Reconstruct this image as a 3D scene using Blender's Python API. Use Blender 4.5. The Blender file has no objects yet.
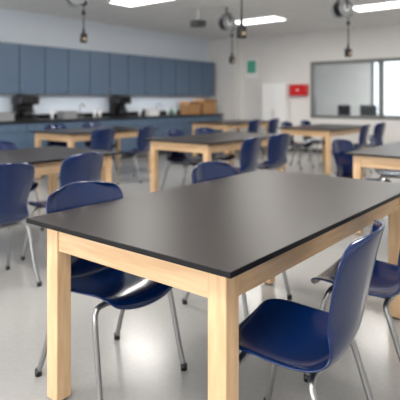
import bpy, bmesh, math, random
from mathutils import Vector, Matrix
random.seed(4)
S=bpy.context.scene
S.view_settings.view_transform='Standard'

# ---------------------------------------------------------------- materials
def mat(name,col,rough=0.5,metal=0.0,noise=0.0,nscale=8,spec=0.5,coat=0.0,emit=None,es=1.0,bump=0.0,stretch=None,col2=None):
    m=bpy.data.materials.new(name); m.use_nodes=True
    nt=m.node_tree; b=nt.nodes['Principled BSDF']
    b.inputs['Roughness'].default_value=rough
    b.inputs['Metallic'].default_value=metal
    b.inputs['Specular IOR Level'].default_value=spec
    b.inputs['Coat Weight'].default_value=coat
    b.inputs['Coat Roughness'].default_value=0.12
    c=(*col,1)
    b.inputs['Base Color'].default_value=c
    tc=nt.nodes.new('ShaderNodeTexCoord'); mp=nt.nodes.new('ShaderNodeMapping')
    nt.links.new(tc.outputs['Object'],mp.inputs['Vector'])
    if stretch: mp.inputs['Scale'].default_value=stretch
    nz=nt.nodes.new('ShaderNodeTexNoise'); nz.inputs['Scale'].default_value=nscale
    nz.inputs['Detail'].default_value=6
    nt.links.new(mp.outputs['Vector'],nz.inputs['Vector'])
    cr=nt.nodes.new('ShaderNodeValToRGB')
    c2=col2 if col2 else tuple(max(0,x*(1-noise)) for x in col)
    cr.color_ramp.elements[0].color=(*c2,1); cr.color_ramp.elements[1].color=c
    cr.color_ramp.elements[0].position=0.35; cr.color_ramp.elements[1].position=0.65
    nt.links.new(nz.outputs['Fac'],cr.inputs['Fac'])
    nt.links.new(cr.outputs['Color'],b.inputs['Base Color'])
    if bump>0:
        bp=nt.nodes.new('ShaderNodeBump'); bp.inputs['Strength'].default_value=bump; bp.inputs['Distance'].default_value=0.002
        nt.links.new(nz.outputs['Fac'],bp.inputs['Height']); nt.links.new(bp.outputs['Normal'],b.inputs['Normal'])
    if emit:
        b.inputs['Emission Color'].default_value=(*emit,1); b.inputs['Emission Strength'].default_value=es
    return m
WOODC=(0.79,0.54,0.315); WOOD2=(0.66,0.42,0.225)
M={}
M['wood']=mat('maple_wood',WOODC,0.40,nscale=5,stretch=(7,7,.8),col2=WOOD2)
M['woodx']=mat('maple_wood_long',WOODC,0.40,nscale=5,stretch=(.8,7,9),col2=WOOD2)
M['woody']=mat('maple_wood_cross',WOODC,0.40,nscale=5,stretch=(7,.8,9),col2=WOOD2)
M['top']=mat('black_resin_top',(0.024,0.018,0.016),0.34,noise=0.12,nscale=3,spec=0.34)
M['topedge']=mat('black_edge',(0.003,0.003,0.004),0.45,spec=0.3)
M['blue']=mat('blue_plastic',(0.0010,0.0165,0.088),0.15,noise=0.08,nscale=200,bump=0.03,spec=0.6,coat=0.3)
M['chrome']=mat('brushed_steel_tube',(0.38,0.38,0.38),0.34,metal=1.0)
M['black']=mat('black_plastic',(0.008,0.008,0.010),0.35)
M['dgrey']=mat('dark_grey',(0.06,0.065,0.07),0.4)
M['grey']=mat('mid_grey_plastic',(0.30,0.31,0.32),0.45)
M['white']=mat('white_plastic',(0.88,0.88,0.88),0.4)
M['cab']=mat('steel_blue_laminate',(0.100,0.158,0.245),0.42,noise=0.05,nscale=2)
M['cabd']=mat('steel_blue_dark',(0.02,0.035,0.06),0.5)
M['counter']=mat('black_countertop',(0.010,0.012,0.015),0.35)
M['wall']=mat('painted_wall_grey',(0.76,0.745,0.725),0.75,noise=0.02,nscale=3)
M['wallblue']=mat('painted_wall_cool',(0.72,0.78,0.86),0.7,noise=0.02,nscale=3)
M['floor']=mat('vinyl_floor',(0.375,0.368,0.355),0.20,noise=0.05,nscale=35)
M['base']=mat('rubber_base',(0.06,0.065,0.07),0.5)
M['frame']=mat('grey_metal_frame',(0.18,0.185,0.18),0.4)
M['red']=mat('red_enamel',(0.60,0.012,0.015),0.35)
M['green']=mat('green_print',(0.10,0.42,0.30),0.5)
M['card']=mat('cardboard',(0.50,0.27,0.12),0.8,noise=0.15)
M['lamp']=mat('lamp_diffuser',(0.9,0.9,0.9),0.5,emit=(1,0.98,0.94),es=5.0)
M['day']=mat('frosted_daylight_glazing',(0.8,0.85,0.9),0.5,emit=(0.85,0.93,1.0),es=1.3)
M['screen']=mat('screen_black',(0.01,0.012,0.016),0.12)
M['tan']=mat('tan_door',(0.45,0.33,0.2),0.5,noise=0.1)
def ceilmat():
    m=bpy.data.materials.new('acoustic_tile'); m.use_nodes=True; nt=m.node_tree; b=nt.nodes['Principled BSDF']
    b.inputs['Roughness'].default_value=0.9
    tc=nt.nodes.new('ShaderNodeTexCoord'); br=nt.nodes.new('ShaderNodeTexBrick')
    br.offset=0; br.inputs['Scale'].default_value=1
    br.inputs['Brick Width'].default_value=0.61; br.inputs['Row Height'].default_value=1.22
    br.inputs['Mortar Size'].default_value=0.012
    br.inputs['Color1'].default_value=(.93,.93,.92,1); br.inputs['Color2'].default_value=(.91,.91,.90,1); br.inputs['Mortar'].default_value=(.78,.78,.78,1)
    nt.links.new(tc.outputs['Object'],br.inputs['Vector']); nt.links.new(br.outputs['Color'],b.inputs['Base Color'])
    return m
M['ceil']=ceilmat()
def glassmat():
    m=bpy.data.materials.new('window_glass'); m.use_nodes=True; nt=m.node_tree
    for n in list(nt.nodes): nt.nodes.remove(n)
    o=nt.nodes.new('ShaderNodeOutputMaterial'); t=nt.nodes.new('ShaderNodeBsdfTransparent'); g=nt.nodes.new('ShaderNodeBsdfGlossy')
    t.inputs[0].default_value=(.92,.94,.94,1); g.inputs['Roughness'].default_value=0.02
    f=nt.nodes.new('ShaderNodeFresnel'); f.inputs[0].default_value=1.45
    mx=nt.nodes.new('ShaderNodeMixShader'); nt.links.new(f.outputs[0],mx.inputs[0]); nt.links.new(t.outputs[0],mx.inputs[1]); nt.links.new(g.outputs[0],mx.inputs[2])
    nt.links.new(mx.outputs[0],o.inputs[0]); return m
M['glass']=glassmat()

# ---------------------------------------------------------------- mesh builder
class MB:
    def __init__(s): s.bm=bmesh.new(); s.mats=[]
    def mi(s,k):
        if k not in s.mats: s.mats.append(k)
        return s.mats.index(k)
    def box(s,a,b,k,bev=0.0,seg=2):
        i=s.mi(k)
        c=[(a[j]+b[j])/2 for j in range(3)]; d=[abs(b[j]-a[j]) for j in range(3)]
        t=bmesh.new(); bmesh.ops.create_cube(t,size=1,matrix=Matrix.Translation(c)@Matrix.Diagonal((*d,1)))
        if bev>0: bmesh.ops.bevel(t,geom=list(t.edges),offset=bev,segments=seg,affect='EDGES',profile=0.5)
        s.merge(t,i,False)
    def merge(s,t,i,smooth=False):
        for f in t.faces:
            f.material_index=i; f.smooth=smooth
        me=bpy.data.meshes.new('t'); t.to_mesh(me); t.free(); s.bm.from_mesh(me); bpy.data.meshes.remove(me)
    def cyl(s,p0,p1,r,k,r2=None,seg=20):
        p0=Vector(p0);p1=Vector(p1); d=p1-p0; t=bmesh.new()
        rot=d.to_track_quat('Z','Y').to_matrix().to_4x4()
        bmesh.ops.create_cone(t,cap_ends=True,segments=seg,radius1=r,radius2=r if r2 is None else r2,depth=d.length,matrix=Matrix.Translation((p0+p1)/2)@rot)
        i=s.mi(k)
        for f in t.faces: f.smooth=len(f.verts)==4
        for f in t.faces: f.material_index=i
        me=bpy.data.meshes.new('t'); t.to_mesh(me); t.free(); s.bm.from_mesh(me); bpy.data.meshes.remove(me)
    def tube(s,pts,r,k,seg=10,sub=6,smooth=True):
        P=[Vector(p) for p in pts]
        if smooth:
            Q=[]
            E=[P[0]*2-P[1]]+P+[P[-1]*2-P[-2]]
            for a in range(1,len(E)-2):
                for j in range(sub):
                    t=j/sub; p0,p1,p2,p3=E[a-1:a+3]
                    Q.append(0.5*((2*p1)+(p2-p0)*t+(2*p0-5*p1+4*p2-p3)*t*t+(3*p1-p0-3*p2+p3)*t**3))
            Q.append(P[-1]); P=Q
        t=bmesh.new(); rings=[]; tan=(P[1]-P[0]).normalized()
        n=tan.orthogonal().normalized()
        for a,p in enumerate(P):
            tn=(P[min(a+1,len(P)-1)]-P[max(a-1,0)]).normalized()
            n=(n-tn*n.dot(tn)).normalized(); bnm=tn.cross(n)
            rings.append([t.verts.new(p+r*(math.cos(2*math.pi*q/seg)*n+math.sin(2*math.pi*q/seg)*bnm)) for q in range(seg)])
        for a in range(len(rings)-1):
            for q in range(seg):
                t.faces.new((rings[a][q],rings[a][(q+1)%seg],rings[a+1][(q+1)%seg],rings[a+1][q]))
        t.faces.new(rings[0][::-1]); t.faces.new(rings[-1])
        s.merge(t,s.mi(k),True)
    def mesh(s,name):
        bmesh.ops.recalc_face_normals(s.bm,faces=list(s.bm.faces))
        me=bpy.data.meshes.new(name); s.bm.to_mesh(me); s.bm.free()
        for k in s.mats: me.materials.append(M[k])
        return me
    def obj(s,name,loc=(0,0,0),rz=0):
        return inst(s.mesh(name),name,loc,rz)
def inst(me,name,loc=(0,0,0),rz=0,sc=1):
    o=bpy.data.objects.new(name,me); S.collection.objects.link(o); o.location=loc; o.rotation_euler=(0,0,math.radians(rz)); o.scale=(sc,sc,sc); return o

# ---------------------------------------------------------------- table
TL,TW,TH=2.1,1.165,0.85
def table_mesh():
    b=MB()
    b.box((0,0,TH-0.022),(TL,TW,TH-0.0015),'topedge',0.002)
    b.box((0.0015,0.0015,TH-0.004),(TL-0.0015,TW-0.0015,TH),'top',0.0012)
    L=0.080; i=0.066
    ap=0.010
    z0,z1=TH-0.022-0.122,TH-0.022
    for x in (i,TL-i-L):
        for y in (i,TW-i-L):
            b.box((x,y,0.012),(x+L,y+L,z1),'wood',0.005)
            b.cyl((x+L/2,y+L/2,0),(x+L/2,y+L/2,0.014),0.022,'black')
    t=0.025
    for y in (i+ap,TW-i-ap-t):
        b.box((i+L-.01,y,z0),(TL-i-L+.01,y+t,z1),'woodx',0.002)
    for x in (i+ap,TL-i-ap-t):
        b.box((x,i+L-.01,z0),(x+t,TW-i-L+.01,z1),'woody',0.002)
    return b.mesh('lab_table')
tm=table_mesh()
for p in [(1.30,0.92),(1.47,3.94),(5.0,3.88),(5.0,0.92),(5.0,6.75),(8.7,3.88),(9.4,6.75),(8.7,0.92)]:
    inst(tm,'lab_table',(p[0],p[1],0))

# ---------------------------------------------------------------- chair (sitter faces +Y, origin on floor)
def chair_mesh():
    prof=[(0.235,0.395,.165),(0.243,0.415,.195),(0.224,0.440,.215),(0.14,0.448,.228),(0.04,0.437,.234),(-0.06,.427,.234),(-.135,.430,.226),(-.185,.458,.208),
          (-.210,.515,.194),(-.224,.575,.196),(-.238,.64,.211),(-.252,.71,.229),(-.266,.775,.234),(-.279,.825,.224),(-.288,.855,.197),(-.293,.872,.14)]
    N=12; bm=bmesh.new(); rows=[]
    for k,(y,z,w) in enumerate(prof):
        row=[]
        back=min(1,max(0,(z-.45)/.12)) if k>5 else 0
        for j in range(N+1):
            u=-1+2*j/N
            yy=y+back*0.060*(abs(u)**2.2)
            dish=(1-back)*(0.028*(abs(u)**2.5)-0.004)
            zz=z+dish
            if k>=len(prof)-3: zz-= [0.004,0.010,0.018][k-len(prof)+3]*abs(u)**2
            if k<3: yy-=0.02*abs(u)**2
            row.append(bm.verts.new((u*w,yy,zz)))
        rows.append(row)
    for a in range(len(rows)-1):
        for j in range(N): bm.faces.new((rows[a][j],rows[a][j+1],rows[a+1][j+1],rows[a+1][j]))
    me=bpy.data.meshes.new('s'); bm.to_mesh(me); bm.free()
    o=bpy.data.objects.new('s',me); S.collection.objects.link(o)
    m=o.modifiers.new('so','SOLIDIFY'); m.thickness=0.012; m.offset=0
    m=o.modifiers.new('su','SUBSURF'); m.levels=2
    dg=bpy.context.evaluated_depsgraph_get(); ev=bpy.data.meshes.new_from_object(o.evaluated_get(dg))
    b=MB(); t=bmesh.new(); t.from_mesh(ev); b.merge(t,b.mi('blue'),True)
    bpy.data.objects.remove(o)
    r=0.0125
    for (yt,yf,xf) in ((0.13,0.215,0.245),(-0.12,-0.265,0.235)):
        b.tube([(-xf,yf,0.012),(-xf+.010,yf-(yf-yt)*.35,0.15),(-.224,yt+(yf-yt)*.22,0.34),(-.212,yt+(yf-yt)*.06,0.392),(-.185,yt,0.411),(-.12,yt,0.414),(0,yt,0.414),
                (.12,yt,0.414),(.185,yt,0.411),(.212,yt+(yf-yt)*.06,0.392),(.224,yt+(yf-yt)*.22,0.34),(xf-.010,yf-(yf-yt)*.35,0.15),(xf,yf,0.012)],r,'chrome')
        for sx in (-1,1): b.cyl((sx*xf,yf,0),(sx*xf,yf,0.03),0.016,'black')
    for sx in (-.11,.11): b.box((sx-.012,-.125,.406),(sx+.012,.135,.426),'black',0.003)
    return b.mesh('classroom_chair')
cm=chair_mesh()
chairs=[ # x,y of seat origin, heading rot (0 -> faces +Y)
 (1.74,0.92,8),(2.55,0.92,3),
 (1.705,1.93,178),(2.86,1.94,180),
 (1.93,3.60,-4),(2.72,3.74,6),(2.85,4.92,180),(1.95,4.95,175),
 (5.2,3.60,4),(6.05,3.66,-8),(5.7,4.85,182),(6.5,4.9,176),
 (5.3,6.50,0),(6.15,6.40,10),(5.6,7.75,180),(6.5,7.8,180),
 (5.44,2.06,175),(6.4,2.0,184),(5.6,0.75,0),(6.5,0.78,0),
 (9.25,3.70,5),(10.2,3.72,-6),(9.3,4.9,180),(10.2,4.92,180),
 (9.9,6.55,0),(10.8,6.55,0),(9.3,2.0,180),
]
for x,y,r in chairs: inst(cm,'classroom_chair',(x,y,0),r,1.09)

# ---------------------------------------------------------------- room shell
D=0.09
X0,X1,Y0,Y1,H=-2.6,12.3,-2.6,9.35,3.24
def simple(name,a,b_,k,bev=0):
    b=MB(); b.box(a,b_,k,bev); return b.obj(name)
simple('floor',(X0-.15,Y0-.15,-0.1),(17.2,Y1+.15,0),'floor')
simple('ceiling',(X0-.15,Y0-.15,H),(17.2,Y1+.15,H+0.1),'ceil')
simple('wall_north',(X0-.15,Y1,0),(17.2,Y1+.15,H),'wallblue')
simple('wall_south',(X0-.15,Y0-.15,0),(17.2,Y0,H),'wall')
b=MB(); b.box((X0-.15,Y0,0),(X0,Y1,0.9),'wall'); b.box((X0-.15,Y0,2.6),(X0,Y1,H),'wall'); b.box((X0-.15,Y0,.9),(X0,-1.5,2.6),'wall'); b.box((X0-.15,6.5,.9),(X0,Y1,2.6),'wall'); b.obj('wall_west')
b=MB()
for y in (-1.5,0.5,2.5,4.5): b.box((X0-.1,y,.9),(X0-.02,y+.06,2.6),'frame')
b.box((X0-.1,6.44,.9),(X0-.02,6.5,2.6),'frame'); b.box((X0-.1,-1.5,.9),(X0-.02,6.5,.96),'frame'); b.box((X0-.1,-1.5,2.54),(X0-.02,6.5,2.6),'frame')
b.box((X0-.13,-1.5,.9),(X0-.10,6.5,2.6),'day'); b.obj('window_3')
WY0,WY1,WZ0,WZ1=1.6,6.07,0.83+D,2.33+D
b=MB(); b.box((X1,Y0,0),(X1+.14,Y1,WZ0),'wall'); b.box((X1,Y0,WZ1),(X1+.14,Y1,H),'wall'); b.box((X1,Y0,WZ0),(X1+.14,WY0,WZ1),'wall'); b.box((X1,WY1,WZ0),(X1+.14,Y1,WZ1),'wall'); b.obj('wall_east')
b=MB(); f=.08
b.box((X1-.02,WY0,WZ0),(X1+.16,WY1,WZ0+f),'frame',.004); b.box((X1-.02,WY0,WZ1-f),(X1+.16,WY1,WZ1),'frame',.004)
for y in (WY0,4.17,WY1-f): b.box((X1-.02,y,WZ0+f*.5),(X1+.16,y+f,WZ1-f*.5),'frame',.004)
b.box((X1+.06,WY0+.02,WZ0+.02),(X1+.066,WY1-.02,WZ1-.02),'glass'); b.obj('window_1')
simple('trim_1',(X1-.25,Y1-1.0,0),(X1,Y1,H),'wall')
simple('baseboard_east',(X1-.012,Y0,0),(X1,Y1-1.0,.1),'base')
simple('baseboard_south',(X0,Y0,0),(X1,Y0+.012,.1),'base')
simple('baseboard_west',(X0,Y0+.02,0),(X0+.012,Y1-.7,.1),'base')
simple('wall_far_east',(17.0,Y0,0),(17.15,Y1,H),'wall')
b=MB(); b.box((16.94,3.9,.8),(16.99,6.1,2.85),'frame'); b.box((16.93,4.0,.9),(16.945,4.95,2.75),'day'); b.box((16.93,5.05,.9),(16.945,6.0,2.75),'day'); b.obj('window_2')
def office_chair(name,loc,rz):
    b=MB()
    for k in range(5):
        a=k*2*math.pi/5; b.tube([(0,0,.1),(.14*math.cos(a),.14*math.sin(a),.09),(.28*math.cos(a),.28*math.sin(a),.06)],.016,'black',sub=2)
        b.cyl((.28*math.cos(a),.28*math.sin(a)-.015,.028),(.28*math.cos(a),.28*math.sin(a)+.015,.028),.028,'dgrey')
    b.cyl((0,0,.09),(0,0,.44),.025,'dgrey')
    b.box((-.25,-.24,.44),(.25,.25,.52),'black',.035,4)
    b.tube([(0,-.2,.45),(0,-.29,.5),(0,-.3,.65)],.02,'dgrey')
    b.box((-.23,-.33,.58),(.23,-.27,1.26),'black',.028,4)
    for s in (-1,1): b.tube([(s*.24,-.1,.47),(s*.3,-.08,.5),(s*.3,-.05,.68),(s*.3,.15,.69)],.014,'black')
    return b.obj(name,loc,rz)
office_chair('office_chair',(13.6,5.9,0),70); office_chair('office_chair',(13.5,5.0,0),100); office_chair('office_chair',(13.8,3.6,0),120)

# ---------------------------------------------------------------- cabinets
CW=1.17
def wall_cab():
    b=MB(); z0,z1=1.43+D,2.43+D
    b.box((0.002,.02,z0),(CW-.002,.345,z1),'cabd')
    for k in range(2):
        x=k*CW/2; b.box((x+.010,0,z0+.003),(x+CW/2-.010,.02,z1-.003),'cab',.002)
    for x in (CW/2-.05,CW/2+.05):
        b.tube([(x,0,z0+.06),(x,-.03,z0+.065),(x,-.03,z0+.155),(x,0,z0+.16)],.005,'chrome',seg=6,sub=3)
    return b.mesh('wall_cabinet')
def base_cab():
    b=MB()
    b.box((0.002,.02,.1),(CW-.002,.6,.954),'cabd'); b.box((0.002,.08,0),(CW-.002,.6,.1),'base')
    for k in range(2):
        x=k*CW/2
        b.box((x+.005,0,.11),(x+CW/2-.005,.02,.76),'cab',.002); b.box((x+.005,0,.77),(x+CW/2-.005,.02,.94),'cab',.002)
        b.tube([(x+CW/4-.05,0,.86),(x+CW/4-.045,-.03,.86),(x+CW/4+.045,-.03,.86),(x+CW/4+.05,0,.86)],.005,'chrome',seg=6,sub=3)
    return b.mesh('base_cabinet')
wc=wall_cab(); bc=base_cab()
nC=10; XS=11.9-nC*CW
for k in range(nC):
    inst(wc,'wall_cabinet',(XS+k*CW,9.0,0)); inst(bc,'base_cabinet',(XS+k*CW,8.74,0))
CT=.995
b=MB(); b.box((XS-.02,8.70,.955),(11.93,9.322,CT),'counter',.004); b.obj('countertop')
b=MB(); b.box((XS-.02,9.325,.955),(11.93,9.345,1.10),'counter',.002); b.obj('trim_2')

def coffee(loc):
    b=MB()
    b.box((-.2,-.17,0),(.2,.17,.05),'black',.015); b.box((-.2,.02,.04),(.2,.17,.40),'black',.02); b.box((-.22,-.17,.31),(.22,.17,.50),'black',.03,3)
    b.box((-.1,-.174,.38),(.1,-.165,.45),'screen',.003)
    b.cyl((0,-.06,.055),(0,-.06,.20),.12,'black',r2=.095); b.cyl((0,-.06,.20),(0,-.06,.225),.06,'black')
    b.tube([(.09,-.06,.19),(.16,-.06,.18),(.16,-.06,.10),(.10,-.06,.09)],.009,'black')
    b.cyl((-.1,.05,.5),(-.1,.05,.515),.05,'dgrey')
    return b.obj('coffee_maker',loc)
coffee((5.65,9.08,CT)); coffee((8.2,9.08,CT))
def faucet(loc):
    b=MB(); b.cyl((0,0,0),(0,0,.03),.03,'chrome'); b.tube([(0,0,.02),(0,0,.22),(0,-.03,.29),(0,-.1,.31),(0,-.16,.27),(0,-.165,.23)],.011,'chrome')
    for s in (-1,1): b.cyl((s*.09,0,0),(s*.09,0,.05),.014,'chrome'); b.box((s*.09-.035,-.008,.05),(s*.09+.035,.008,.062),'chrome',.003)
    b.tube([(-.09,0,.02),(.09,0,.02)],.01,'chrome',smooth=False)
    return b.obj('lab_faucet',loc)
for x in (4.5,7.1,9.6): faucet((x,9.2,CT))
def bottle(loc,k,h=.22,r=.035):
    b=MB(); b.cyl((0,0,0),(0,0,h*.7),r,k); b.cyl((0,0,h*.7),(0,0,h*.82),r,k,r2=r*.35); b.cyl((0,0,h*.82),(0,0,h),r*.4,'white')
    return b.obj('squeeze_bottle',loc)
for x,k in ((7.45,'white'),(7.6,'white'),(8.9,'white'),(9.05,'dgrey'),(9.95,'white'),(10.1,'green'),(6.3,'white'),(10.25,'white'),(4.95,'white')): bottle((x,9.12,CT),k)
def bin_(loc,k):
    b=MB(); b.box((-.16,-.12,0),(.16,.12,.01),k); 
    for s in (-1,1): b.box((s*.16-.006,-.12,0),(s*.16+.006,.12,.15),k,.002); b.box((-.16,s*.12-.006,0),(.16,s*.12+.006,.15),k,.002)
    b.box((-.185,-.145,.15),(.185,.145,.165),k,.003); return b.obj('storage_bin',loc)
bin_((6.65,9.08,CT),'grey'); bin_((9.25,9.06,CT),'white'); bin_((5.15,9.05,CT),'grey')
def carton(loc,w,d,h,rz):
    b=MB(); t=.008
    b.box((-w/2,-d/2,0),(w/2,d/2,t),'card'); b.box((-w/2,-d/2,0),(w/2,-d/2+t,h),'card'); b.box((-w/2,d/2-t,0),(w/2,d/2,h),'card'); b.box((-w/2,-d/2,0),(-w/2+t,d/2,h),'card'); b.box((w/2-t,-d/2,0),(w/2,d/2,h),'card')
    t2=bmesh.new(); i=b.mi('card')
    for s in (-1,1):
        v=[t2.verts.new(p) for p in ((-w/2,s*d/2,h),(w/2,s*d/2,h),(w/2,s*(d/2+.06),h+.09),(-w/2,s*(d/2+.06),h+.09))]; t2.faces.new(v)
    b.merge(t2,i); return b.obj('cardboard_box',loc,rz)
carton((10.75,9.0,CT),.5,.32,.28,3); carton((11.45,9.0,CT),.55,.34,.34,-3)

b=MB(); b.box((X1-.32,6.66,.06),(X1-.015,7.40,1.86),'white',.006); b.box((X1-.34,6.67,.09),(X1-.32,7.025,1.84),'white',.004); b.box((X1-.34,7.035,.09),(X1-.32,7.39,1.84),'white',.004)
b.box((X1-.28,6.70,0),(X1-.06,7.36,.06),'dgrey')
for y in (7.0,7.06): b.tube([(X1-.34,y,.95),(X1-.37,y,.955),(X1-.37,y,1.10),(X1-.34,y,1.105)],.006,'chrome',seg=6,sub=3)
b.obj('storage_cabinet')
b=MB(); b.box((X1-.14,6.13,1.43+D),(X1-.001,6.63,1.73+D),'red',.012); b.box((X1-.148,6.18,1.46+D),(X1-.14,6.58,1.70+D),'red',.004); b.box((X1-.15,6.36,1.56+D),(X1-.147,6.42,1.60+D),'white'); b.obj('first_aid_cabinet')
b=MB(); b.box((X1-.01,7.75,1.95+D),(X1-.001,8.15,2.5+D),'white'); b.box((X1-.013,7.80,2.10+D),(X1-.01,8.10,2.46+D),'green'); b.obj('safety_poster')

# ---------------------------------------------------------------- ceiling fixtures
def cord_reel(loc,drop,rz=-51):
    b=MB(); z=H
    b.box((-.09,-.09,z-.02),(.09,.09,z),'white',.004)
    b.cyl((0,0,z-.02),(0,0,z-.16),.018,'dgrey')
    b.box((-.02,-.125,z-.35),(.02,-.11,z-.15),'dgrey',.003); b.box((-.02,.11,z-.35),(.02,.125,z-.15),'dgrey',.003); b.box((-.02,-.125,z-.17),(.02,.125,z-.15),'dgrey',.003)
    # drum: two flanges, wound cable, hub
    for s in (-1,1): b.cyl((0,s*.085,z-.33),(0,s*.105,z-.33),.145,'grey',seg=36)
    b.cyl((0,-.085,z-.33),(0,.085,z-.33),.115,'black',seg=36)
    for s in (-1,1): b.cyl((0,s*.105,z-.33),(0,s*.112,z-.33),.06,'white')
    b.box((.09,-.05,z-.45),(.17,.05,z-.38),'black',.008)
    b.cyl((.13,0,z-.42),(.13,0,drop+.1),.009,'black',seg=8)
    b.cyl((.13,0,z-.53),(.13,0,z-.59),.028,'black')
    b.box((.085,-.045,drop-.07),(.175,.045,drop+.07),'black',.012); b.cyl((.13,0,drop+.05),(.13,0,drop+.14),.022,'black')
    b.box((.105,-.048,drop-.04),(.155,-.044,drop+.0),'tan',.002)
    return b.obj('retractable_cord_reel',loc,rz)
cord_reel((4.5,5.95,0),2.22+D,-20); cord_reel((7.95,5.72,0),2.1+D,-20); cord_reel((7.9,3.33,0),2.1+D,-25); cord_reel((4.7,3.3,0),2.1+D,-20)
b=MB(); b.box((-.05,-.05,H-.02),(.05,.05,H),'white'); b.cyl((0,0,H-.02),(0,0,H-.22),.02,'white'); b.box((-.15,-.13,H-.34),(.15,.13,H-.22),'dgrey',.02,3); b.cyl((.0,-.13,H-.28),(.0,-.16,H-.28),.04,'black'); b.obj('ceiling_projector',(7.9,6.4,0),-40)
for x in (-.2,3.1,6.4,9.7):
    for y in (0.4,3.25,6.1):
        yy=y+(.4 if x==6.4 and y>6 else 0)
        b=MB(); b.box((-.3,-.62,H-.03),(.3,.62,H-.001),'white',.004); b.box((-.26,-.58,H-.036),(.26,.58,H-.028),'lamp'); b.obj('ceiling_light',(x,yy,0))
        l=bpy.data.lights.new('panel_light','AREA'); l.shape='RECTANGLE'; l.size=.5; l.size_y=1.15; l.energy=38; l.color=(1,.96,.90)
        o=bpy.data.objects.new('panel_light',l); S.collection.objects.link(o); o.location=(x,yy,H-.05)
def area(name,loc,rot,sx,sy,e,col):
    l=bpy.data.lights.new(name,'AREA'); l.shape='RECTANGLE'; l.size=sx; l.size_y=sy; l.energy=e; l.color=col
    o=bpy.data.objects.new(name,l); S.collection.objects.link(o); o.location=loc; o.rotation_euler=rot; return o
area('window_daylight',(X0+.03,2.5,1.75),(0,-math.pi/2-.25,0),1.6,7.8,220,(.98,.98,1))
area('office_light',(14.8,4,H-.06),(0,0,0),1.2,3,200,(1,1,1))
b=MB(); b.box((XS+.1,9.22,1.43+D-.025),(11.8,9.27,1.43+D-.001),'white',.002); b.obj('backsplash_fill_bar')  # added housing for the backsplash fill, not a known fixture
area('backsplash_fill',((XS+11.9)/2,9.20,1.43+D-.035),(0,0,0),11.2,.05,9,(.9,.95,1))  # added fill that brightens the backsplash under the wall cabinets
w=bpy.data.worlds.new('w'); S.world=w; w.use_nodes=True; w.node_tree.nodes['Background'].inputs[0].default_value=(.8,.88,1,1); w.node_tree.nodes['Background'].inputs[1].default_value=.5

# ---------------------------------------------------------------- camera
cam=bpy.data.cameras.new('camera'); co=bpy.data.objects.new('camera',cam); S.collection.objects.link(co); S.camera=co
cam.sensor_width=36; cam.lens=498/400*36; cam.shift_y=-0.25
co.location=(0,0,1.40); co.rotation_euler=(math.pi/2,0,math.radians(38.8-90))
cam.dof.use_dof=True; cam.dof.focus_distance=1.85; cam.dof.aperture_fstop=2.6
